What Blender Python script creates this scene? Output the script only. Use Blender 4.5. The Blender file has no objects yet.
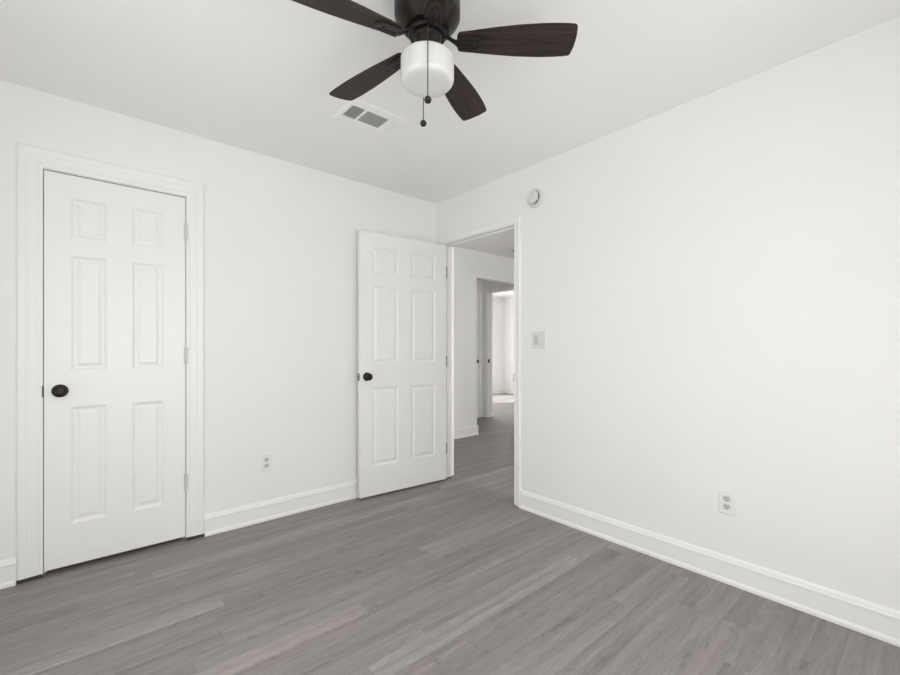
import bpy, bmesh, math, random
from mathutils import Vector, Matrix

scene = bpy.context.scene
COL = scene.collection
PI = math.pi

# ------------------------------------------------------------------ camera
CAM_X, CAM_Y, CAM_Z = -2.404, -2.962, 1.152
F_PX = 426.0
cd = bpy.data.cameras.new('camera')
cam = bpy.data.objects.new('camera', cd)
COL.objects.link(cam)
cam.location = (CAM_X, CAM_Y, CAM_Z)
# looking direction in plan: 0.655 along x, 0.755 along y
cam.rotation_euler = (PI / 2, 0, math.atan2(0.75533, 0.65534) - PI / 2)
cd.sensor_fit = 'HORIZONTAL'
cd.sensor_width = 36.0
cd.lens = 36.0 * F_PX / 900.0
cd.shift_y = 10.5 / 900.0
cd.clip_start = 0.05
scene.camera = cam

# ------------------------------------------------------------------ world, sun, window light, exposure
w = bpy.data.worlds.new('sky')
scene.world = w
w.use_nodes = True
wn = w.node_tree
bg = wn.nodes['Background']
bg.inputs[0].default_value = (0.93, 0.96, 1.0, 1)
bg.inputs[1].default_value = 1.0


def area(name, loc, rot, sx, sy, power, col=(1, 1, 1)):
    d = bpy.data.lights.new(name, 'AREA')
    d.shape = 'RECTANGLE'
    d.size, d.size_y = sx, sy
    d.energy = power
    d.color = col
    o = bpy.data.objects.new(name, d)
    o.location = loc
    o.rotation_euler = rot
    COL.objects.link(o)
    return o


# daylight arriving through the two bedroom windows (behind the camera)
area('daylight_west', (-2.93, -1.75, 1.20), (0, -PI / 2 + math.radians(10), 0), 1.45, 1.5, 10, (1.0, 0.995, 0.985))
area('daylight_south', (-1.85, -3.51, 1.20), (PI / 2 - math.radians(8), 0, 0), 1.6, 1.45, 33, (1.0, 0.995, 0.985))
# daylight in the far room
area('daylight_far', (3.75, 4.30, 1.15), (-PI / 2, 0, 0), 1.7, 2.0, 68, (1.0, 0.99, 0.98))
# hallway: added fill light at its unseen end, behind an invented narrow window
area('fill_hallway', (0.185, -2.97, 1.25), (PI / 2, 0, 0), 0.09, 1.5, 38, (1.0, 0.99, 0.97))
sd = bpy.data.lights.new('sun', 'SUN')
sd.energy = 12.0
sd.angle = 0.02
sun = bpy.data.objects.new('sun', sd)
sun.rotation_euler = Vector((0.62, -0.55, -0.62)).to_track_quat('-Z', 'Y').to_euler()
COL.objects.link(sun)

vs = scene.view_settings
vs.view_transform = 'Standard'
vs.look = 'None'
vs.gamma = 1.0
vs.use_curve_mapping = False
vs.exposure = -0.21
scene.cycles.max_bounces = 16
scene.cycles.diffuse_bounces = 10
scene.cycles.transparent_max_bounces = 16


# ------------------------------------------------------------------ materials
def new_mat(name):
    m = bpy.data.materials.new(name)
    m.use_nodes = True
    nt = m.node_tree
    return m, nt, nt.nodes['Principled BSDF']


def paint(name, col, rough, bump=0.0, scale=250.0, var=0.0):
    m, nt, p = new_mat(name)
    p.inputs['Roughness'].default_value = rough
    tc = nt.nodes.new('ShaderNodeTexCoord')
    n = nt.nodes.new('ShaderNodeTexNoise')
    n.inputs['Scale'].default_value = 2.2
    n.inputs['Detail'].default_value = 3
    nt.links.new(tc.outputs['Object'], n.inputs['Vector'])
    r = nt.nodes.new('ShaderNodeMapRange')
    r.inputs[1].default_value, r.inputs[2].default_value = 0.3, 0.7
    r.inputs[3].default_value, r.inputs[4].default_value = 1 - var, 1.0
    nt.links.new(n.outputs['Fac'], r.inputs[0])
    mx = nt.nodes.new('ShaderNodeVectorMath')
    mx.operation = 'SCALE'
    mx.inputs[0].default_value = col
    nt.links.new(r.outputs[0], mx.inputs['Scale'])
    nt.links.new(mx.outputs[0], p.inputs['Base Color'])
    if bump:
        n2 = nt.nodes.new('ShaderNodeTexNoise')
        n2.inputs['Scale'].default_value = scale
        n2.inputs['Detail'].default_value = 2
        nt.links.new(tc.outputs['Object'], n2.inputs['Vector'])
        b = nt.nodes.new('ShaderNodeBump')
        b.inputs['Strength'].default_value = bump
        b.inputs['Distance'].default_value = 0.002
        nt.links.new(n2.outputs['Fac'], b.inputs['Height'])
        nt.links.new(b.outputs[0], p.inputs['Normal'])
    return m


def metal(name, col, rough, metallic=0.7):
    m = paint(name, col, rough, 0.05, 400, 0.15)
    m.node_tree.nodes['Principled BSDF'].inputs['Metallic'].default_value = metallic
    return m


M = {}
M['wall'] = paint('white_wall_paint', (0.87, 0.87, 0.862), 0.65, 0.08, 220, 0.015)
M['ceiling'] = paint('flat_ceiling_paint', (0.91, 0.91, 0.903), 0.9, 0.12, 160, 0.015)
M['trim'] = paint('semi_gloss_trim_paint', (0.88, 0.88, 0.873), 0.38, 0.0, 1, 0.01)
M['door'] = paint('door_enamel', (0.88, 0.88, 0.873), 0.36, 0.03, 300, 0.01)
M['plastic'] = paint('white_plastic', (0.84, 0.84, 0.83), 0.35)
M['receptacle'] = paint('receptacle_plastic', (0.64, 0.64, 0.63), 0.35)
M['slot'] = paint('dark_slot', (0.03, 0.03, 0.03), 0.6)
M['vent_white'] = paint('vent_enamel', (0.92, 0.92, 0.91), 0.4)
M['vent_dark'] = paint('vent_duct', (0.08, 0.08, 0.078), 0.8)
M['steel'] = metal('satin_steel', (0.24, 0.24, 0.235), 0.45, 0.6)
M['bronze'] = metal('oil_rubbed_bronze', (0.020, 0.016, 0.014), 0.42, 0.3)
M['bronze'].node_tree.nodes['Principled BSDF'].inputs['Specular IOR Level'].default_value = 0.35
M['bracket'] = metal('bracket_bronze', (0.035, 0.031, 0.029), 0.30, 0.45)
M['black'] = metal('black_hardware', (0.014, 0.013, 0.012), 0.32, 0.5)
M['chain'] = metal('chain_bronze', (0.06, 0.055, 0.05), 0.45, 0.5)
M['hinge'] = paint('painted_hinge', (0.66, 0.66, 0.65), 0.35)
M['gap_shade'] = paint('painted_gap_shade', (0.05, 0.047, 0.045), 0.9)  # shade of the gap under the closet casing, put into the colour

# opal glass
m, nt, p = new_mat('opal_glass')
p.inputs['Base Color'].default_value = (0.68, 0.68, 0.672, 1)
p.inputs['Roughness'].default_value = 0.22
p.inputs['Subsurface Weight'].default_value = 0.5
p.inputs['Subsurface Radius'].default_value = (0.03, 0.03, 0.03)
M['opal'] = m

# window glass
m, nt, p = new_mat('window_glass')
tr = nt.nodes.new('ShaderNodeBsdfTransparent')
gs = nt.nodes.new('ShaderNodeBsdfGlossy')
gs.inputs['Roughness'].default_value = 0.02
mxs = nt.nodes.new('ShaderNodeMixShader')
mxs.inputs[0].default_value = 0.06
nt.links.new(tr.outputs[0], mxs.inputs[1])
nt.links.new(gs.outputs[0], mxs.inputs[2])
nt.links.new(mxs.outputs[0], nt.nodes['Material Output'].inputs['Surface'])
M['glass'] = m

# dark walnut fan blades
m, nt, p = new_mat('dark_walnut')
tc = nt.nodes.new('ShaderNodeTexCoord')
mp = nt.nodes.new('ShaderNodeMapping')
mp.inputs['Scale'].default_value = (3.5, 45, 45)
n = nt.nodes.new('ShaderNodeTexNoise')
n.inputs['Scale'].default_value = 1.6
n.inputs['Detail'].default_value = 6
n.inputs['Distortion'].default_value = 0.8
cr = nt.nodes.new('ShaderNodeValToRGB')
cr.color_ramp.elements[0].position = 0.36
cr.color_ramp.elements[0].color = (0.013, 0.010, 0.010, 1)
cr.color_ramp.elements[1].position = 0.68
cr.color_ramp.elements[1].color = (0.048, 0.030, 0.028, 1)
nt.links.new(tc.outputs['Object'], mp.inputs['Vector'])
nt.links.new(mp.outputs[0], n.inputs['Vector'])
nt.links.new(n.outputs['Fac'], cr.inputs['Fac'])
nt.links.new(cr.outputs['Color'], p.inputs['Base Color'])
p.inputs['Roughness'].default_value = 0.55
p.inputs['Specular IOR Level'].default_value = 0.3
M['blade'] = m

# grey wood plank vinyl: each plank is a face carrying its own tone and grain offset
m, nt, p = new_mat('grey_plank_vinyl')


def N(t, **kw):
    nd = nt.nodes.new(t)
    for k, v in kw.items():
        setattr(nd, k, v)
    return nd


def LK(a, b):
    nt.links.new(a, b)


at = N('ShaderNodeAttribute', attribute_name='plank')       # r tone, g offset, b warmth
sep = N('ShaderNodeSeparateColor')
LK(at.outputs['Color'], sep.inputs[0])
tc = N('ShaderNodeTexCoord')
comb = N('ShaderNodeCombineXYZ')
mo = N('ShaderNodeMath', operation='MULTIPLY')
mo.inputs[1].default_value = 37.0
LK(sep.outputs[1], mo.inputs[0])
LK(mo.outputs[0], comb.inputs[0])
LK(mo.outputs[0], comb.inputs[2])
add = N('ShaderNodeVectorMath', operation='ADD')
LK(tc.outputs['Object'], add.inputs[0])
LK(comb.outputs[0], add.inputs[1])


def noise(scale_vec, scale, detail, dist=0.0):
    mp = N('ShaderNodeMapping')
    mp.inputs['Scale'].default_value = scale_vec
    LK(add.outputs[0], mp.inputs['Vector'])
    n = N('ShaderNodeTexNoise')
    n.inputs['Scale'].default_value = scale
    n.inputs['Detail'].default_value = detail
    n.inputs['Distortion'].default_value = dist
    LK(mp.outputs[0], n.inputs['Vector'])
    return n.outputs['Fac']


def maprange(src, a, b, c, d):
    r = N('ShaderNodeMapRange')
    for i, v in enumerate((a, b, c, d)):
        r.inputs[i + 1].default_value = v
    LK(src, r.inputs[0])
    return r.outputs[0]


def mul(a, b):
    q = N('ShaderNodeMath', operation='MULTIPLY')
    LK(a, q.inputs[0])
    LK(b, q.inputs[1])
    return q.outputs[0]


g1 = maprange(noise((0.75, 15, 15), 1.5, 5, 0.7), 0.3, 0.7, 0.78, 1.18)      # broad cathedral streaks
g2 = maprange(noise((10, 110, 110), 1.6, 4, 0.2), 0.3, 0.7, 0.86, 1.12)      # fine grain
g3 = maprange(noise((3.2, 9, 9), 1.9, 4, 1.6), 0.62, 0.76, 1.0, 0.72)     # knots
tone = maprange(sep.outputs[0], 0, 1, 0.80, 1.22)
val = mul(mul(g1, g2), mul(g3, tone))
mixc = N('ShaderNodeMix', data_type='RGBA')
mixc.inputs['A'].default_value = (0.262, 0.245, 0.235, 1)
mixc.inputs['B'].default_value = (0.270, 0.243, 0.233, 1)
LK(sep.outputs[2], mixc.inputs['Factor'])
sc = N('ShaderNodeVectorMath', operation='SCALE')
LK(mixc.outputs['Result'], sc.inputs[0])
LK(val, sc.inputs['Scale'])
LK(sc.outputs[0], p.inputs['Base Color'])
p.inputs['Roughness'].default_value = 0.5
b = N('ShaderNodeBump')
b.inputs['Strength'].default_value = 0.08
b.inputs['Distance'].default_value = 0.002
LK(g2, b.inputs['Height'])
LK(b.outputs[0], p.inputs['Normal'])
M['floor'] = m


# ------------------------------------------------------------------ mesh helpers
def link(name, bm, mat, parent=None, smooth=False, bevel=0.0, seg=2):
    bmesh.ops.recalc_face_normals(bm, faces=bm.faces)
    me = bpy.data.meshes.new(name)
    bm.to_mesh(me)
    bm.free()
    me.materials.append(mat)
    o = bpy.data.objects.new(name, me)
    COL.objects.link(o)
    if parent is not None:
        o.parent = parent
    if smooth:
        for f in me.polygons:
            f.use_smooth = True
        me.set_sharp_from_angle(angle=math.radians(38))
    if bevel:
        md = o.modifiers.new('bevel', 'BEVEL')
        md.width = bevel
        md.segments = seg
        md.limit_method = 'ANGLE'
        md.angle_limit = math.radians(35)
    return o


def box(bm, lo, hi, mat=None):
    x0, y0, z0 = lo
    x1, y1, z1 = hi
    vs_ = [(x0, y0, z0), (x1, y0, z0), (x1, y1, z0), (x0, y1, z0), (x0, y0, z1), (x1, y0, z1), (x1, y1, z1), (x0, y1, z1)]
    v = [bm.verts.new(mat @ Vector(q) if mat else q) for q in vs_]
    for f in ((0, 3, 2, 1), (4, 5, 6, 7), (0, 1, 5, 4), (1, 2, 6, 5), (2, 3, 7, 6), (3, 0, 4, 7)):
        bm.faces.new([v[i] for i in f])
    return bm


def boxes(*pairs):
    bm = bmesh.new()
    for lo, hi in pairs:
        box(bm, lo, hi)
    return bm


def lathe(bm, prof, n=40, mat=None):
    """prof: list of (r, h) around local z; closes on axis where r == 0."""
    mat = mat or Matrix()
    rings = []
    for r, h in prof:
        if r < 1e-6:
            rings.append([bm.verts.new(mat @ Vector((0, 0, h)))])
        else:
            rings.append([bm.verts.new(mat @ Vector((r * math.cos(2 * PI * i / n), r * math.sin(2 * PI * i / n), h))) for i in range(n)])
    for a, c in zip(rings, rings[1:]):
        if len(a) == 1 and len(c) == 1:
            continue
        for i in range(n):
            j = (i + 1) % n
            if len(a) == 1:
                bm.faces.new((a[0], c[i], c[j]))
            elif len(c) == 1:
                bm.faces.new((a[i], a[j], c[0]))
            else:
                bm.faces.new((a[i], a[j], c[j], c[i]))
    return bm


def prism(bm, pts, z0, z1, mat=None):
    mat = mat or Matrix()
    lo = [bm.verts.new(mat @ Vector((x, y, z0))) for x, y in pts]
    hi = [bm.verts.new(mat @ Vector((x, y, z1))) for x, y in pts]
    bm.faces.new(lo[::-1])
    bm.faces.new(hi)
    n = len(pts)
    for i in range(n):
        j = (i + 1) % n
        bm.faces.new((lo[i], lo[j], hi[j], hi[i]))
    return bm


def tube(bm, pts, r, n=8):
    rings = []
    for i, p_ in enumerate(pts):
        p_ = Vector(p_)
        a = Vector(pts[max(i - 1, 0)])
        c = Vector(pts[min(i + 1, len(pts) - 1)])
        d = (c - a).normalized()
        u = d.orthogonal().normalized()
        v = d.cross(u)
        rings.append([bm.verts.new(p_ + u * r * math.cos(2 * PI * k / n) + v * r * math.sin(2 * PI * k / n)) for k in range(n)])
    for a, c in zip(rings, rings[1:]):
        for k in range(n):
            j = (k + 1) % n
            bm.faces.new((a[k], a[j], c[j], c[k]))
    bm.faces.new(rings[0][::-1])
    bm.faces.new(rings[-1])
    return bm


def sweep(bm, path_pts, close_ends=True):
    """path_pts: list of cross-sections, each a closed list of points."""
    rows = [[bm.verts.new(q) for q in sec] for sec in path_pts]
    n = len(rows[0])
    for a, c in zip(rows, rows[1:]):
        for i in range(n):
            j = (i + 1) % n
            bm.faces.new((a[i], a[j], c[j], c[i]))
    if close_ends:
        bm.faces.new(rows[0][::-1])
        bm.faces.new(rows[-1])
    return bm


def tag(o, label, cat=None, group=None, kind=None):
    if label:
        o['label'] = label
    if cat:
        o['category'] = cat
    if group:
        o['group'] = group
    if kind:
        o['kind'] = kind
    return o


def struct(name, bm, mat, label, cat, **kw):
    return tag(link(name, bm, mat, **kw), label, cat, kind='structure')


def empty(name, loc, rotz=0.0):
    o = bpy.data.objects.new(name, None)
    o.empty_display_size = 0.1
    o.location = loc
    o.rotation_euler = (0, 0, rotz)
    COL.objects.link(o)
    return o


# ------------------------------------------------------------------ room shell
CH = 2.44                  # ceiling height
T = 0.10                   # partition thickness
TR = 0.125                 # right wall thickness
WX, WY = -2.96, -3.54      # west and south walls of the bedroom
DH0, DH1 = -0.097, -0.913  # bedroom doorway along y
DTOP = 2.057
CX0, CX1 = -2.546, -1.926  # closet doorway along x
CTOP = 2.056
HALL_Y = 1.085             # hallway cross wall
FAR_X = 2.67               # wall with the far doorway
ROOM_X, ROOM_Y = 5.80, 4.35

# floor: planks laid along x, one face per plank with its own tone
random.seed(11)
rng = random.Random(5)
bm = bmesh.new()
lay = bm.loops.layers.float_color.new('plank')
PWID, PLEN = 0.093, 1.22
Y_REF = -1.046
special = {  # row index -> list of (x0, x1, tone)
    0: [(-0.92, -0.05, 0.80)],
    6: [(-1.62, -0.353, 1.00)],
    7: [(-0.108, 1.1, 0.92)],
    -3: [(-3.2, -1.917, 1.0)],
    -8: [(-2.127, -0.90, 0.85), (-0.90, -0.19, 0.78)],
    -9: [(-0.16, 0.8, 0.85)],
    2: [(-3.0, -1.45, 0.75)],
}
row_lo = -int((ROOM_Y + 0.2 - Y_REF) / PWID) - 1
row_hi = int((Y_REF - WY + 0.2) / PWID) + 1
prev = 0.5
for k in range(row_lo, row_hi + 1):
    y1 = Y_REF - k * PWID
    y0 = y1 - PWID
    cuts = []
    if k in special:
        cuts = [c for s in special[k] for c in s[:2]]
        x = min(cuts)
        lo = [x]
        while x > -3.2:
            x -= rng.uniform(0.8, PLEN)
            lo.append(x)
        x = max(cuts)
        hi_ = [x]
        while x < ROOM_X + 0.2:
            x += rng.uniform(0.9, PLEN)
            hi_.append(x)
        xs = sorted(set(lo + hi_ + cuts))
    else:
        x = -3.2 - rng.uniform(0, PLEN)
        xs = [x]
        while x < ROOM_X + 0.2:
            x += PLEN * rng.choice((0.62, 0.85, 1.0, 1.0))
            xs.append(x)
    for a, c in zip(xs, xs[1:]):
        a_, c_ = max(a, -3.2), min(c, ROOM_X + 0.2)
        if c_ <= a_ + 1e-4:
            continue
        t = max(0.0, min(1.0, rng.gauss(0.40, 0.09)))
        if t > 0.72:
            t = 0.55
        for s in special.get(k, []):
            if abs(s[0] - a) < 1e-6 and abs(s[1] - c) < 1e-6:
                t = s[2]
        colr = (t, rng.random(), rng.random(), 1)
        vs4 = [bm.verts.new(q) for q in ((a_, y0, 0), (c_, y0, 0), (c_, y1, 0), (a_, y1, 0))]
        f = bm.faces.new(vs4)
        for l in f.loops:
            l[lay] = colr
struct('floor', bm, M['floor'], 'grey wood-look plank floor running through the bedroom and out the open doorway', 'floor')

# ceilings
struct('ceiling', boxes(((WX - T, WY - T, CH), (T, T, CH + 0.1))), M['ceiling'],
       'flat white bedroom ceiling holding the dark fan', 'ceiling')
struct('ceiling_hallway', boxes(((T, -3.0, CH), (ROOM_X + T, ROOM_Y + T, CH + 0.1)), ((-3.0, T, CH), (T, HALL_Y + T, CH + 0.1))), M['ceiling'],
       'shaded hallway ceiling seen through the top of the open doorway', 'ceiling')

# left wall (plane y = 0) with the closet doorway
struct('wall_left', boxes(((WX - T, 0, 0), (CX0 - 0.002, T, CH)), ((CX1 + 0.002, 0, 0), (0, T, CH)),
                          ((CX0 - 0.002, 0, CTOP + 0.002), (CX1 + 0.002, T, CH))), M['wall'],
       'white wall on the left with the closed closet door in it', 'wall')
# right wall (plane x = 0) with the bedroom doorway
JT = 0.018
struct('wall_right', boxes(((0, DH0 + JT, 0), (TR, HALL_Y + T, CH)), ((0, WY - T, 0), (TR, DH1 - JT, CH)),
                           ((0, DH1 - JT, DTOP + JT), (TR, DH0 + JT, CH))), M['wall'],
       'long white wall on the right of the open doorway', 'wall')


def wall_with_window(axis, pos, a0, a1, w0, w1, z0, z1, out):
    bm = bmesh.new()

    def bx(p0, p1, q0, q1):
        if axis == 'x':      # wall plane x = pos, runs along y
            box(bm, (min(pos, pos + out), p0, q0), (max(pos, pos + out), p1, q1))
        else:
            box(bm, (p0, min(pos, pos + out), q0), (p1, max(pos, pos + out), q1))
    bx(a0, w0, 0, CH)
    bx(w1, a1, 0, CH)
    if z0 > 0:
        bx(w0, w1, 0, z0)
    bx(w0, w1, z1, CH)
    return bm


def window(name, axis, pos, w0, w1, z0, z1, label):
    fr = bmesh.new()
    gl = bmesh.new()
    fw = 0.045

    def bx(b_, p0, p1, q0, q1, d):
        if axis == 'x':
            box(b_, (pos - d, p0, q0), (pos + d, p1, q1))
        else:
            box(b_, (p0, pos - d, q0), (p1, pos + d, q1))
    bx(fr, w0, w0 + fw, z0, z1, 0.03)
    bx(fr, w1 - fw, w1, z0, z1, 0.03)
    bx(fr, w0 + fw, w1 - fw, z0, z0 + fw, 0.03)
    bx(fr, w0 + fw, w1 - fw, z1 - fw, z1, 0.03)
    zm = (z0 + z1) / 2
    bx(fr, w0 + fw, w1 - fw, zm - 0.02, zm + 0.02, 0.025)
    o = struct(name, fr, M['trim'], label, 'window')
    bx(gl, w0 + fw, w1 - fw, z0 + fw, z1 - fw, 0.003)
    link('pane', gl, M['glass'], parent=o)
    return o


struct('wall_west', wall_with_window('x', WX, WY - T, T, -2.5, -1.0, 0.45, 1.98, -T), M['wall'],
       'white wall with a window behind and left of the viewer', 'wall')
window('window_1', 'x', WX - 0.06, -2.5, -1.0, 0.45, 1.98, 'white framed window in the wall left of the viewer')
struct('wall_south', wall_with_window('y', WY, WX, 0, -2.65, -1.05, 0.45, 1.98, -T), M['wall'],
       'white wall with a window behind the viewer', 'wall')
window('window_2', 'y', WY - 0.06, -2.65, -1.05, 0.45, 1.98, 'white framed window in the wall behind the viewer')

window('added_window', 'y', -3.06, 0.08, 0.30, 0.40, 2.10, 'added narrow window around the fill light at the unseen hallway end')  # invented window, added only to go with the hallway fill light
# closet interior
struct('wall_closet', boxes(((WX - T, 0.70, 0), (-1.2, 0.75, CH)), ((-1.25, T, 0), (-1.2, 0.70, CH)),
                            ((WX - T, T, 0), (WX - T + 0.05, 0.70, CH))), M['wall'],
       'closet interior wall behind the closed six panel door', 'wall')
# hallway cross wall, opening starts at x = 1.61
OX0, OX1, OTOP = 1.582, 2.55, 2.092
struct('wall_hallway', boxes(((T, HALL_Y, 0), (OX0, HALL_Y + 0.12, CH)), ((OX1, HALL_Y, 0), (FAR_X, HALL_Y + 0.12, CH)),
                             ((OX0, HALL_Y, OTOP), (OX1, HALL_Y + 0.12, CH))), M['wall'],
       'white hallway wall seen through the open doorway, ending at a square opening', 'wall')
FY0, FY1, FTOP = 1.935, 1.05, 2.06
struct('wall_far_doorway', boxes(((FAR_X, FY0 + JT, 0), (FAR_X + 0.11, ROOM_Y + T, CH)), ((FAR_X, -3.0, 0), (FAR_X + 0.11, FY1 - JT, CH)),
                                 ((FAR_X, FY1 - JT, FTOP + JT), (FAR_X + 0.11, FY0 + JT, CH))), M['wall'],
       'shaded wall around the farthest doorway', 'wall')
NY = 2.06                   # wall holding the narrow far door
struct('wall_alcove', boxes(((1.0, NY, 0), (FAR_X, NY + 0.1, CH)), ((0.95, HALL_Y + 0.12, 0), (1.05, NY, CH))), M['wall'],
       'dim alcove wall around the shaded narrow door', 'wall')
struct('wall_hallway_end', wall_with_window('y', -3.0, T, ROOM_X + T, 0.13, 0.25, 0.45, 2.05, -T), M['wall'], 'end wall of the hallway hidden behind the bedroom wall', 'wall')  # unseen slot in this wall added for the hallway fill light
struct('wall_far_room', boxes(((ROOM_X, -3.0, 0), (ROOM_X + T, ROOM_Y + T, CH))), M['wall'],
       'bright right hand wall at the far end of the last room', 'wall')
struct('wall_far_window', wall_with_window('y', ROOM_Y, FAR_X + 0.11, ROOM_X, 2.85, 5.05, 0.06, 2.15, T), M['wall'],
       'bright back wall at the far end of the last room', 'wall')
window('window_3', 'y', ROOM_Y + 0.05, 2.85, 5.05, 0.06, 2.15, 'glazed patio opening of the bright far room')


# ------------------------------------------------------------------ trim
# wall frames: P(u, d, z), u along the wall, d out into the room
def P_left(u, d, z):
    return (u, -d, z)


def P_right(u, d, z):
    return (-d, u, z)


def casing_bm(P, u0, u1, zb, zt, prof):
    """prof: (w, d) from the inner edge outward; U-shaped mitred sweep; u0 < u1."""
    secs = []
    sec = [(0.0, 0.0)] + prof + [(prof[-1][0], 0.0)]
    for (uu, su, zz, sz) in ((u0, -1, zb, 0), (u0, -1, zt, 1), (u1, 1, zt, 1), (u1, 1, zb, 0)):
        secs.append([P(uu + su * w_, d_, zz + sz * w_) for w_, d_ in sec])
    return sweep(bmesh.new(), secs)


def base_bm(P, spans, prof):
    bm = bmesh.new()
    for u0, u1 in spans:
        secs = [[P(u, d_, z_) for d_, z_ in prof] for u in (u0, u1)]
        sweep(bm, secs)
    return bm


BASE = [(0, 0), (0.021, 0), (0.021, 0.012), (0.018, 0.020), (0.0135, 0.025), (0.0135, 0.095), (0.0150, 0.099), (0.0150, 0.106),
        (0.0115, 0.112), (0.010, 0.119), (0.006, 0.127), (0, 0.130)]

# closet casing (wide, fluted)
FL = [(0.0, 0.011), (0.006, 0.013), (0.014, 0.013), (0.017, 0.0110), (0.022, 0.0110), (0.026, 0.0130), (0.048, 0.0145), (0.054, 0.0165),
      (0.060, 0.0150), (0.066, 0.0170), (0.078, 0.0180), (0.086, 0.0180), (0.092, 0.014), (0.095, 0.009)]
closet_trim = struct('trim_1', casing_bm(P_left, CX0, CX1, 0.020, CTOP + 0.004, FL), M['trim'],
                     'wide fluted white casing framing the closed closet door', 'door frame')
# dark-coloured strip standing in for the shade below the floating casing
sb = boxes(((CX0 - 0.094, -0.012, 0.0), (CX0, -0.002, 0.019)), ((CX1, -0.012, 0.0), (CX1 + 0.094, -0.002, 0.019)))
link('bottom_shade', sb, M['gap_shade'], parent=closet_trim)
# closet jamb
jb = boxes(((CX0 - 0.002, 0.0, 0.0), (CX0, T, CTOP)), ((CX1, 0.0, 0.0), (CX1 + 0.002, T, CTOP)), ((CX0 - 0.002, 0.0, CTOP), (CX1 + 0.002, T, CTOP + 0.002)),
           ((CX0, 0.05, 0.0), (CX0 + 0.012, 0.065, CTOP)), ((CX1 - 0.012, 0.05, 0.0), (CX1, 0.065, CTOP)), ((CX0, 0.05, CTOP - 0.012), (CX1, 0.065, CTOP)))
link('jamb', jb, M['trim'], parent=closet_trim)
sp = boxes(((CX0 - 0.0035, -0.0125, 0.905), (CX0 - 0.0001, -0.002, 0.962)))
link('strike_plate', sp, M['black'], parent=closet_trim)

# bedroom doorway casing and jamb
SC = [(0.0, 0.009), (0.004, 0.012), (0.010, 0.012), (0.014, 0.010), (0.036, 0.013), (0.042, 0.016), (0.050, 0.017), (0.054, 0.014), (0.056, 0.009)]
bed_trim = struct('trim_2', casing_bm(P_right, DH1 - 0.004, DH0 + 0.004, 0.006, DTOP + 0.004, SC), M['trim'],
                  'narrow white casing around the open bedroom doorway', 'door frame')
jb = boxes(((-0.001, DH1 - JT, 0.004), (TR + 0.001, DH1, DTOP + JT)), ((-0.001, DH0, 0.010), (TR + 0.001, DH0 + JT, DTOP + JT)),
           ((-0.001, DH1, DTOP), (TR + 0.001, DH0, DTOP + JT)))
link('jamb', jb, M['trim'], parent=bed_trim)
st = boxes(((0.040, DH1, 0.004), (0.075, DH1 + 0.011, DTOP)), ((0.040, DH0 - 0.011, 0.010), (0.075, DH0, DTOP)),
           ((0.040, DH1 + 0.011, DTOP - 0.011), (0.075, DH0 - 0.011, DTOP)))
link('door_stop', st, M['trim'], parent=bed_trim)
tag(link('strike_plate', boxes(((-0.006, DH1, 0.905), (0.036, DH1 + 0.0045, 0.962))), M['steel'], parent=bed_trim), 'grey metal strike plate')

# baseboards
struct('baseboard_left', base_bm(P_left, ((WX, CX0 - 0.095), (CX1 + 0.095, 0.0)), BASE), M['trim'],
       'white moulded baseboard along the left wall either side of the closet door', 'baseboard')
struct('baseboard_right', base_bm(P_right, ((WY, DH1 - 0.060),), BASE), M['trim'],
       'white moulded baseboard along the right wall under the outlet', 'baseboard')


def P_hall(u, d, z):
    return (u, HALL_Y - d, z)


hb = base_bm(P_hall, ((T, OX0 + 0.012),), BASE)
box(hb, (OX0, HALL_Y - 0.0125, 0), (OX0 + 0.0125, HALL_Y + 0.12, 0.118))
struct('baseboard_hallway', hb, M['trim'], 'white baseboard of the hallway wall beyond the open doorway', 'baseboard')
struct('baseboard_far_room', boxes(((FAR_X + 0.2, ROOM_Y - 0.012, 0), (2.84, ROOM_Y, 0.10)), ((5.06, ROOM_Y - 0.012, 0), (ROOM_X, ROOM_Y, 0.10)),
                                   ((ROOM_X - 0.012, -3, 0), (ROOM_X, ROOM_Y - 0.012, 0.10))), M['trim'],
       'low baseboard at the back of the bright far room', 'baseboard')


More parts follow.
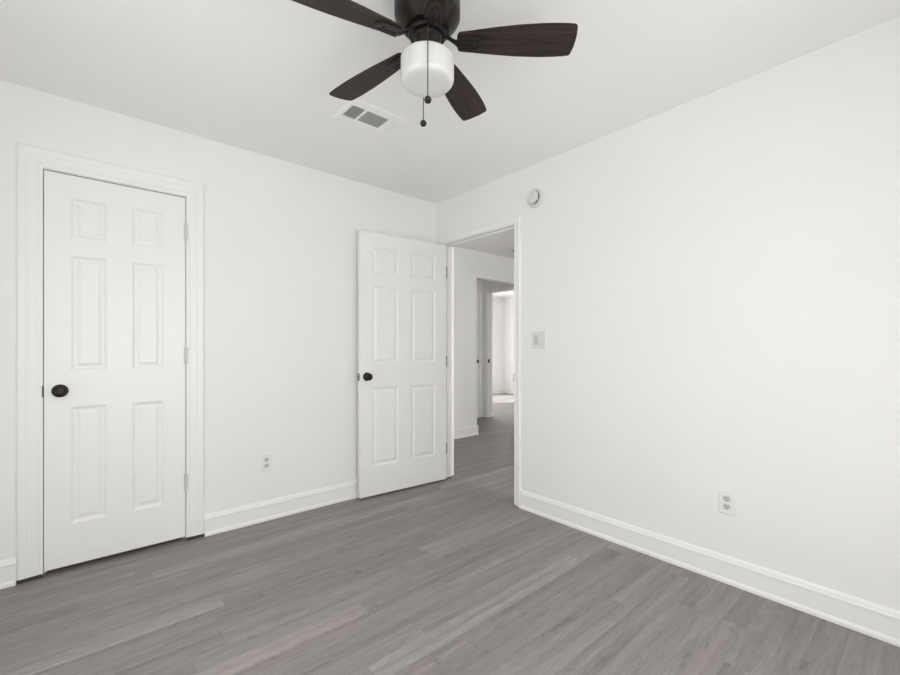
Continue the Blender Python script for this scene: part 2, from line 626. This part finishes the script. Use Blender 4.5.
# ------------------------------------------------------------------ six panel doors
def door_slab_bm(W, Hd, TH, cols, rows):
    """slab: u 0..W along +x, thickness 0..TH along +y (face y = 0 is the front), z 0..Hd"""
    bm = bmesh.new()
    us = sorted([0.0, W] + [c for q in cols for c in q])
    zs = sorted([0.0, Hd] + [c for q in rows for c in q])
    steps = [(0.004, 0.0022), (0.013, 0.0085), (0.022, 0.0090), (0.038, 0.0025)]
    for face in (0, 1):
        y = 0.0 if face == 0 else TH
        s = 1 if face == 0 else -1

        def V(u, d, z):
            return bm.verts.new((u, y + s * d, z))
        for i in range(len(us) - 1):
            for j in range(len(zs) - 1):
                u0, u1, z0, z1 = us[i], us[i + 1], zs[j], zs[j + 1]
                ispan = any(abs(c[0] - u0) < 1e-6 for c in cols) and any(abs(r[0] - z0) < 1e-6 for r in rows)
                ring = [V(u0, 0, z0), V(u1, 0, z0), V(u1, 0, z1), V(u0, 0, z1)]
                if not ispan:
                    bm.faces.new(ring)
                    continue
                for ins, d in steps:
                    nr = [V(u0 + ins, d, z0 + ins), V(u1 - ins, d, z0 + ins), V(u1 - ins, d, z1 - ins), V(u0 + ins, d, z1 - ins)]
                    for k in range(4):
                        l = (k + 1) % 4
                        bm.faces.new((ring[k], ring[l], nr[l], nr[k]))
                    ring = nr
                bm.faces.new(ring)
    for (u0, u1) in ((0, 0), (W, W)):
        bm.faces.new([bm.verts.new(q) for q in ((u0, 0, 0), (u0, TH, 0), (u0, TH, Hd), (u0, 0, Hd))])
    for z in (0, Hd):
        bm.faces.new([bm.verts.new(q) for q in ((0, 0, z), (W, 0, z), (W, TH, z), (0, TH, z))])
    bmesh.ops.remove_doubles(bm, verts=bm.verts, dist=1e-5)
    return bm


ROWS = [(0.215, 0.822), (1.010, 1.610), (1.705, 1.912)]


def knob(parent, u, z, y, s, mat):
    """s = -1: sticks out of the front face (towards -y), +1: out of the back."""
    R = Matrix.Translation((u, y, z)) @ Matrix.Rotation(PI / 2 if s < 0 else -PI / 2, 4, 'X')
    k = lathe(bmesh.new(), [(0.0, 0.0), (0.012, 0.0), (0.0115, 0.022), (0.016, 0.026), (0.024, 0.031), (0.0275, 0.037), (0.0270, 0.043),
                            (0.022, 0.048), (0.014, 0.0505), (0.006, 0.0510), (0, 0.0510)], 32, R)
    kn = link('knob', k, mat, parent=parent, smooth=True)
    r = lathe(bmesh.new(), [(0.0, 0.0002), (0.0325, 0.0002), (0.0330, 0.003), (0.031, 0.006), (0.025, 0.008), (0.018, 0.0095), (0.0, 0.0096)], 36, R)
    link('rosette', r, mat, parent=kn, smooth=True)
    return kn


def hinge_bm(x, y, z, h=0.089, R_=0.007):
    bm = bmesh.new()
    n = 5
    for i in range(n):
        a = z - h / 2 + h * i / n
        lathe(bm, [(0, a + 0.0010), (R_, a + 0.0010), (R_, a + h / n - 0.0010), (0, a + h / n - 0.0006)], 12, Matrix.Translation((x, y, 0)))
    lathe(bm, [(0, z + h / 2), (0.0045, z + h / 2), (0.0040, z + h / 2 + 0.004), (0, z + h / 2 + 0.006)], 12, Matrix.Translation((x, y, 0)))
    lathe(bm, [(0, z - h / 2 - 0.005), (0.0040, z - h / 2 - 0.003), (0.0045, z - h / 2), (0, z - h / 2)], 12, Matrix.Translation((x, y, 0)))
    return bm


# closet door, closed, opens into the room; hinges on its right
W1 = 0.614
d1 = link('door_1', door_slab_bm(W1, 2.026, 0.035, [(0.102, 0.249), (0.358, 0.506)], ROWS), M['door'], bevel=0.0012)
d1.location = (-2.543, 0.003, 0.024)
tag(d1, 'closed narrow white six panel closet door in the left wall', 'door', kind='structure')
k1 = knob(d1, 0.060, 0.908, 0.0, -1, M['bronze'])
tag(k1, 'dark bronze door knob')
for z in (1.824, 1.082, 0.329):
    hb = hinge_bm(W1 + 0.003, -0.012, z, 0.096, 0.0095)
    box(hb, (W1 - 0.0005, -0.004, z - 0.0445), (W1 + 0.0015, 0.026, z + 0.0445))
    link('hinge', hb, M['hinge'], parent=d1, smooth=True)
tag(link('latch', boxes(((-0.0022, 0.004, 0.880), (-0.0002, 0.028, 0.937))), M['black'], parent=d1), 'dark metal latch plate')

# bedroom door, swung open about 94 degrees against the left wall
W2 = 0.81
ang = math.radians(4.0)
d2 = link('door_2', door_slab_bm(W2, 2.030, 0.035, [(0.103, 0.337), (0.453, 0.698)], [(a_ + 0.008, b_ + 0.008) for a_, b_ in ROWS]), M['door'], bevel=0.0012)
# u = 0 at the free edge; front face (y = 0 local) turned to the viewer
d2.location = (-W2 * math.cos(ang), -0.140 + W2 * math.sin(ang), 0.014)
d2.rotation_euler = (0, 0, -ang)
tag(d2, 'wide white six panel bedroom door standing open against the left wall', 'door', kind='structure')
tag(knob(d2, 0.058, 0.919, 0.0, -1, M['black']), 'black door knob')
knob(d2, 0.058, 0.919, 0.035, 1, M['black'])
lt = boxes(((-0.0016, 0.005, 0.889), (-0.0002, 0.030, 0.946)), ((-0.010, 0.012, 0.911), (-0.0016, 0.023, 0.924)))
tag(link('latch', lt, M['steel'], parent=d2), 'grey metal latch plate')
lh = boxes(((-0.0026, 0.010, 0.894), (-0.0016, 0.022, 0.903)), ((-0.0026, 0.010, 0.932), (-0.0016, 0.022, 0.941)))
link('latch_screw', lh, M['black'], parent=d2)
for z in (1.795, 1.020, 0.265):
    hb = hinge_bm(W2 + 0.004, 0.040, z)
    box(hb, (W2 + 0.0003, -0.0040, z - 0.0490), (W2 + 0.0065, 0.036, z + 0.0490))
    tag(link('hinge', hb, M['steel'], parent=d2, smooth=True), 'grey metal hinge')

# shaded narrow door in the alcove, almost hidden by the hallway wall
W3 = 0.66
d3 = link('door_3', door_slab_bm(W3, 2.02, 0.035, [(0.10, 0.265), (0.385, 0.55)], ROWS), M['door'])
d3.location = (1.925, NY - 0.004, 0.014)
tag(d3, 'sliver of a shaded white door with black knob behind the hallway wall end', 'door', kind='structure')
tag(knob(d3, 0.592, 0.919, 0.0, -1, M['black']), 'black door knob')


def P_alc(u, d, z):
    return (u, NY - d, z)


struct('trim_3', casing_bm(P_alc, 1.921, 2.589, 0.006, 2.04, SC), M['trim'], 'shaded white casing of the narrow alcove door', 'door frame')


def P_far(u, d, z):
    return (FAR_X - d, u, z)


far_trim = struct('trim_4', casing_bm(P_far, FY1 - 0.004, FY0 + 0.004, 0.012, FTOP + 0.004, SC), M['trim'],
                  'white casing around the farthest doorway leading to the bright room', 'door frame')
jb = boxes(((FAR_X - 0.001, FY1 - JT, 0.012), (FAR_X + 0.111, FY1, FTOP + JT)), ((FAR_X - 0.001, FY0, 0.012), (FAR_X + 0.111, FY0 + JT, FTOP + JT)),
           ((FAR_X - 0.001, FY1, FTOP), (FAR_X + 0.111, FY0, FTOP + JT)),
           ((FAR_X + 0.045, FY0 - 0.011, 0.012), (FAR_X + 0.08, FY0, FTOP)))
link('jamb', jb, M['trim'], parent=far_trim)
tag(link('strike_plate', boxes(((FAR_X + 0.004, FY0 - 0.003, 0.905), (FAR_X + 0.042, FY0, 0.965))), M['black'], parent=far_trim), 'black strike plate')


# ------------------------------------------------------------------ ceiling fan
FX, FY = -1.4785, -1.7735
fan = empty('ceiling_fan', (FX, FY, CH))
tag(fan, 'dark bronze five blade ceiling fan with white drum light hugging the ceiling', 'ceiling fan')
ZB = -0.209                # blade plane below the ceiling
hm = lathe(bmesh.new(), [(0, 0), (0.118, 0), (0.119, -0.006), (0.116, -0.012), (0.116, -0.100), (0.1155, -0.122), (0.113, -0.128),
                         (0.104, -0.142), (0.092, -0.156), (0.078, -0.168), (0.074, -0.168), (0.0, -0.168)], 56)
link('motor_housing', hm, M['bronze'], parent=fan, smooth=True)
fw = lathe(bmesh.new(), [(0, -0.168), (0.066, -0.168), (0.068, -0.172), (0.068, -0.186), (0.064, -0.190), (0, -0.190)], 48)
link('flywheel', fw, M['black'], parent=fan, smooth=True)
sh = lathe(bmesh.new(), [(0, -0.190), (0.050, -0.190), (0.050, -0.196), (0.046, -0.200), (0.046, -0.246), (0.052, -0.250), (0.070, -0.254), (0.070, -0.262), (0, -0.262)], 48)
link('switch_housing', sh, M['bronze'], parent=fan, smooth=True)
R_B = 0.094
prof = [(0.062, -0.2625), (0.080, -0.2625), (0.088, -0.265), (R_B, -0.272), (R_B, -0.339), (R_B - 0.002, -0.347), (R_B - 0.007, -0.3535), (R_B - 0.015, -0.3575),
        (R_B - 0.035, -0.3595), (0, -0.3605)]
bowl = link('light_bowl', lathe(bmesh.new(), prof, 64), M['opal'], parent=fan, smooth=True)
tag(bowl, 'white opal drum glass light bowl')

# blade outline in its own frame: x outward, y across
R0, R1 = 0.114, 0.515


def halfwidth(t):
    # t 0..1 from root to tip
    return 0.037 + 0.027 * math.sin(min(t / 0.80, 1.0) * PI / 2) ** 1.1 - 0.004 * max(0.0, (t - 0.82) / 0.18) ** 2


def blade_outline():
    up, lo = [], []
    n = 24
    for i in range(n + 1):
        t = i / n
        x = R0 + (R1 - R0 - 0.010) * t
        up.append((x, halfwidth(t)))
        lo.append((x, -halfwidth(t)))
    # root rounding
    root = [(R0 - 0.006, -0.031), (R0 - 0.009, -0.020), (R0 - 0.010, 0.0), (R0 - 0.009, 0.020), (R0 - 0.006, 0.031)]
    ht = halfwidth(1)
    tip = [(R1 - 0.005, -ht + 0.002), (R1 - 0.001, -ht + 0.007), (R1 + 0.004, -ht * 0.4), (R1 + 0.005, 0.0), (R1 + 0.004, ht * 0.4),
           (R1 - 0.001, ht - 0.007), (R1 - 0.005, ht - 0.002)]
    return lo + tip + up[::-1] + root[::-1]


def iron_bm():
    bm = bmesh.new()
    # tapered plate under the blade
    pl = [(0.107, -0.022), (0.112, -0.028), (0.165, -0.026), (0.182, -0.021), (0.192, -0.012), (0.195, 0.0), (0.192, 0.012), (0.182, 0.021), (0.165, 0.026), (0.112, 0.028), (0.107, 0.022)]
    prism(bm, pl, -0.0085, -0.0035)

    def ridge(half, xe, wd):
        pts = [(0.113, half), (xe - 0.020, half), (xe - 0.006, half * 0.72), (xe, half * 0.3), (xe, -half * 0.3), (xe - 0.006, -half * 0.72), (xe - 0.020, -half), (0.113, -half)]
        for a, c in zip(pts, pts[1:]):
            a, c = Vector((*a, 0)), Vector((*c, 0))
            d = (c - a)
            ln = d.length
            mt = Matrix.Translation((a + c) / 2 + Vector((0, 0, -0.0095))) @ Matrix.Rotation(math.atan2(d.y, d.x), 4, 'Z')
            box(bm, (-ln / 2 - wd / 2, -wd / 2, -0.0025), (ln / 2 + wd / 2, wd / 2, 0.0015), mt)
    ridge(0.0215, 0.188, 0.005)
    ridge(0.010, 0.168, 0.004)
    return bm


def arm_bm():
    """curved arm from the flywheel to the blade plate, flat bar with lips"""
    bm = bmesh.new()
    path = [(0.050, 0.026, 0.013), (0.066, 0.024, 0.011), (0.080, 0.013, 0.008), (0.092, 0.003, 0.008), (0.104, -0.005, 0.012), (0.122, -0.006, 0.018)]
    secs = []
    for x, z, hw in path:
        secs.append([(x, -hw, z + 0.003), (x, hw, z + 0.003), (x, hw, z - 0.004), (x, hw * 0.5, z - 0.007), (x, -hw * 0.5, z - 0.007), (x, -hw, z - 0.004)])
    sweep(bm, secs)
    return bm


blade_me = iron_me = None
PITCH = math.radians(-12)
for i in range(5):
    # photo: blades at -3, 69, 141, 213, 285 degrees measured in camera plan (x right, z forward)
    cam_ang = (-1.2, 67.6, 140.0, 210.0, 283.5)[i]
    # camera right in world plan
    rx, ry = 0.75533, -0.65534
    fx_, fy_ = 0.65534, 0.75533
    dx = math.cos(math.radians(cam_ang)) * rx + math.sin(math.radians(cam_ang)) * fx_
    dy = math.cos(math.radians(cam_ang)) * ry + math.sin(math.radians(cam_ang)) * fy_
    phi = math.atan2(dy, dx)
    if i == 0:
        bl = link('blade', prism(bmesh.new(), blade_outline(), -0.003, 0.003), M['blade'], parent=fan, bevel=0.0015)
        br = link('blade_bracket', iron_bm(), M['bracket'], parent=bl, bevel=0.0008)
        ar = link('bracket_arm', arm_bm(), M['bronze'], parent=bl, bevel=0.001)
        blade0, br0, ar0 = bl, br, ar
    else:
        bl = blade0.copy()
        COL.objects.link(bl)
        bl.parent = fan
        br = br0.copy()
        COL.objects.link(br)
        br.parent = bl
        ar = ar0.copy()
        COL.objects.link(ar)
        ar.parent = bl
    bl.matrix_local = Matrix.Translation((0, 0, ZB)) @ Matrix.Rotation(phi, 4, 'Z') @ Matrix.Rotation(PITCH, 4, 'X')
    ar.matrix_local = Matrix.Rotation(-PITCH * 0.5, 4, 'X')

# pull chains; fan-local offsets use camera right / forward directions
right = Vector((0.75533, -0.65534, 0))
fwd = Vector((0.65534, 0.75533, 0))


def chain(off_r, start_f, f_, z_top, z_ball, label):
    a = right * off_r + fwd * start_f + Vector((0, 0, z_top))
    b_ = right * off_r + fwd * f_ + Vector((0, 0, z_top - 0.020))
    c = right * off_r + fwd * f_ + Vector((0, 0, z_ball + 0.006))
    bm = tube(bmesh.new(), [a, b_, c], 0.0016, 6)
    # beads
    n = int((b_.z - c.z) / 0.006)
    for i in range(n):
        q = b_.lerp(c, (i + 0.5) / n)
        bmesh.ops.create_icosphere(bm, subdivisions=1, radius=0.0024, matrix=Matrix.Translation(q))
    ch = link('pull_chain', bm, M['chain'], parent=fan)
    tag(ch, label)
    bb = lathe(bmesh.new(), [(0, 0.0125), (0.004, 0.0118), (0.0095, 0.0080), (0.0128, 0.0), (0.0095, -0.0080), (0.0045, -0.0112), (0, -0.0118)], 20,
               Matrix.Translation(c + Vector((0, 0, -0.012))))
    link('pull_ball', bb, M['black'], parent=ch, smooth=True)


chain(0.007, -0.045, -0.104, -0.205, -0.466, 'shorter dark pull chain in front of the white bowl')
chain(-0.021, 0.045, 0.104, -0.205, -0.434, 'longer dark pull chain behind the white bowl')


# ------------------------------------------------------------------ ceiling register
V0x, V1x, V0y, V1y = -1.345, -1.001, -0.985, -0.748
vent = empty('ceiling_vent', ((V0x + V1x) / 2, (V0y + V1y) / 2, CH))
tag(vent, 'white metal three way air register set in the ceiling beyond the fan', 'air vent')
cxv, cyv = (V0x + V1x) / 2, (V0y + V1y) / 2


def vl(x, y, z):
    return (x - cxv, y - cyv, z)


gx0, gx1, gy0, gy1 = -1.319, -1.027, -0.930, -0.803
fr = bmesh.new()
# flange as sloped ring
outer = [(V0x, V0y), (V1x, V0y), (V1x, V1y), (V0x, V1y)]
inner = [(gx0, gy0), (gx1, gy0), (gx1, gy1), (gx0, gy1)]
mid = [(V0x + 0.012, V0y + 0.012), (V1x - 0.012, V0y + 0.012), (V1x - 0.012, V1y - 0.012), (V0x + 0.012, V1y - 0.012)]
rings = []
for pts, z in ((outer, 0.0), (outer, -0.002), (mid, -0.006), (inner, -0.007), (inner, 0.0)):
    rings.append([fr.verts.new(vl(x, y, z)) for x, y in pts])
for a, c in zip(rings, rings[1:] + rings[:1]):
    for k in range(4):
        l = (k + 1) % 4
        fr.faces.new((a[k], a[l], c[l], c[k]))
for xd in (-1.2335, -1.089):
    box(fr, vl(xd - 0.004, gy0, -0.007), vl(xd + 0.004, gy1, -0.0005))
link('frame', fr, M['vent_white'], parent=vent)
link('duct_backing', boxes((vl(gx0, gy0, -0.0012), vl(gx1, gy1, -0.0003))), M['vent_dark'], parent=vent)


def louvers(x0, x1, y0, y1, along, n, tilt, thick=0.0012):
    bm = bmesh.new()
    for i in range(n):
        t = (i + 0.5) / n
        if along == 'y':
            c = Vector(vl(x0 + (x1 - x0) * t, (y0 + y1) / 2, -0.0042))
            mt = Matrix.Translation(c) @ Matrix.Rotation(tilt, 4, 'Y')
            hw = (x1 - x0) / n * 0.46
            box(bm, (-hw, -(y1 - y0) / 2, -thick / 2), (hw, (y1 - y0) / 2, thick / 2), mt)
        else:
            c = Vector(vl((x0 + x1) / 2, y0 + (y1 - y0) * t, -0.0042))
            mt = Matrix.Translation(c) @ Matrix.Rotation(tilt, 4, 'X')
            hw = (y1 - y0) / n * 0.46
            box(bm, (-(x1 - x0) / 2, -hw, -thick / 2), ((x1 - x0) / 2, hw, thick / 2), mt)
    return bm


link('louver_bank', louvers(gx0 + 0.001, -1.2375, gy0, gy1, 'y', 6, math.radians(-34)), M['vent_white'], parent=vent)
link('louver_bank', louvers(-1.2295, -1.093, gy0, gy1, 'x', 17, math.radians(30)), M['vent_white'], parent=vent)
link('louver_bank', louvers(-1.085, gx1 - 0.001, gy0, gy1, 'y', 6, math.radians(36)), M['vent_white'], parent=vent)


# ------------------------------------------------------------------ wall devices (local frame: x along wall, y out of the wall is -y, z up)
def plate_bm(w_, h_, d=0.006):
    bm = bmesh.new()
    rows = []
    for ins, y in ((0, 0), (0, -0.002), (0.004, -d), ):
        rows.append([bm.verts.new(q) for q in ((-w_ / 2 + ins, y, -h_ / 2 + ins), (w_ / 2 - ins, y, -h_ / 2 + ins), (w_ / 2 - ins, y, h_ / 2 - ins), (-w_ / 2 + ins, y, h_ / 2 - ins))])
    for a, c in zip(rows, rows[1:]):
        for k in range(4):
            l = (k + 1) % 4
            bm.faces.new((a[k], a[l], c[l], c[k]))
    bm.faces.new(rows[-1])
    bm.faces.new(rows[0][::-1])
    return bm


def screw_bm(x, z, y=-0.006):
    R = Matrix.Translation((x, y, z)) @ Matrix.Rotation(PI / 2, 4, 'X')
    return lathe(bmesh.new(), [(0, 0), (0.0034, 0), (0.0030, 0.0010), (0, 0.0013)], 12, R)


def recept_bm(zc):
    pts = []
    for k in range(28):
        a = 2 * PI * k / 28
        x, z = 0.0172 * math.cos(a), 0.0172 * math.sin(a)
        z = max(-0.0142, min(0.0142, z))
        pts.append((x, z))
    R = Matrix.Translation((0, -0.0058, zc)) @ Matrix.Rotation(PI / 2, 4, 'X')
    return prism(bmesh.new(), pts, 0.0, 0.0024, R)


def outlet(loc, rotz, label):
    o = empty('wall_outlet', loc, rotz)
    tag(o, label, 'outlet')
    link('cover_plate', plate_bm(0.072, 0.117), M['plastic'], parent=o)
    for zc in (0.0195, -0.0195):
        r = link('receptacle', recept_bm(zc), M['receptacle'], parent=o)
        s = bmesh.new()
        y0, y1 = -0.0086, -0.0080
        box(s, (-0.0082, y0, zc - 0.002), (-0.0048, y1, zc + 0.0090))
        box(s, (0.0048, y0, zc - 0.001), (0.0078, y1, zc + 0.0085))
        lathe(s, [(0, 0), (0.0032, 0), (0.0032, 0.0006), (0, 0.0006)], 12, Matrix.Translation((0, y1, zc - 0.0075)) @ Matrix.Rotation(PI / 2, 4, 'X'))
        link('slots', s, M['slot'], parent=r)
    link('screw', screw_bm(0, 0), M['plastic'], parent=o)
    return o


outlet((-1.463, 0.0, 0.385), 0.0, 'white duplex power outlet low on the left wall between the two doors')
outlet((0.0, -2.272, 0.392), -PI / 2, 'white duplex power outlet low on the long right wall above the baseboard')

# two gang switch plate right of the doorway
sw = empty('light_switch', (0.0, -1.135, 1.209), -PI / 2)
tag(sw, 'white two gang switch plate on the right wall beside the open doorway', 'light switch')
M['switch'] = paint('switch_plastic', (0.74, 0.74, 0.73), 0.35)
M['switch_dark'] = paint('switch_insert', (0.56, 0.56, 0.55), 0.4)
link('cover_plate', plate_bm(0.118, 0.117), M['switch'], parent=sw)
rk = bmesh.new()
box(rk, (-0.0395, -0.0085, -0.033), (-0.0065, -0.006, 0.033))
rocker = link('rocker', rk, M['switch_dark'], parent=sw, bevel=0.001)
box_t = bmesh.new()
box(box_t, (0.018, -0.0075, -0.012), (0.028, -0.006, 0.012))
link('toggle_slot', box_t, M['switch_dark'], parent=sw)
tg = bmesh.new()
box(tg, (-0.0038, -0.013, -0.0045), (0.0038, 0.0, 0.0045), Matrix.Translation((0.023, -0.007, -0.002)) @ Matrix.Rotation(math.radians(-28), 4, 'X'))
link('toggle', tg, M['plastic'], parent=sw, bevel=0.0008)
for x in (-0.023, 0.023):
    for z in (-0.048, 0.048):
        link('screw', screw_bm(x, z), M['receptacle'], parent=sw)

# smoke detector above the doorway corner
sm = empty('smoke_detector', (0.0, -1.105, 2.198), -PI / 2)
sm.scale = (0.93, 0.85, 0.93)
tag(sm, 'round white smoke detector high on the right wall by the doorway corner', 'smoke detector')
RX = Matrix.Rotation(PI / 2, 4, 'X')
M['detector'] = paint('detector_plastic', (0.72, 0.72, 0.70), 0.4)
link('base_plate', lathe(bmesh.new(), [(0, 0), (0.069, 0), (0.070, 0.003), (0.070, 0.014), (0.066, 0.019), (0.056, 0.020), (0, 0.020)], 48, RX), M['detector'], parent=sm, smooth=True)
link('vent_ring', lathe(bmesh.new(), [(0, 0.0201), (0.0485, 0.0201), (0.0485, 0.031), (0, 0.031)], 48, RX), M['vent_dark'], parent=sm, smooth=True)
cv = lathe(bmesh.new(), [(0, 0.031), (0.045, 0.031), (0.047, 0.033), (0.047, 0.040), (0.043, 0.046), (0.034, 0.049), (0.016, 0.050), (0.015, 0.0485), (0, 0.0485)], 48, RX)
for k in range(6):
    a = 2 * PI * (k + 0.5) / 6
    box(cv, (-0.005, -0.031, 0.042), (0.005, -0.020, 0.046), Matrix.Rotation(a, 4, 'Y'))
    box(cv, (0.0445 * math.cos(a) - 0.004, -0.034, 0.0445 * math.sin(a) - 0.004), (0.0445 * math.cos(a) + 0.004, -0.020, 0.0445 * math.sin(a) + 0.004))
link('cover', cv, M['detector'], parent=sm, smooth=True)
link('test_button', lathe(bmesh.new(), [(0, 0.0486), (0.0125, 0.0486), (0.0120, 0.0505), (0.008, 0.052), (0, 0.0522)], 24, RX), M['receptacle'], parent=sm, smooth=True)


# ------------------------------------------------------------------ hallway ceiling lamp, only its rim shows past the casing
hl = empty('ceiling_lamp', (1.975, 0.610, CH))
tag(hl, 'edge of a dark rimmed fixture on the hallway ceiling beyond the doorway', 'ceiling lamp')
link('rim', lathe(bmesh.new(), [(0, 0), (0.135, 0), (0.138, -0.008), (0.136, -0.030), (0.128, -0.034), (0, -0.034)], 40), M['bronze'], parent=hl, smooth=True)
link('diffuser', lathe(bmesh.new(), [(0, -0.0342), (0.120, -0.0342), (0.110, -0.050), (0.070, -0.066), (0, -0.072)], 40), M['opal'], parent=hl, smooth=True)
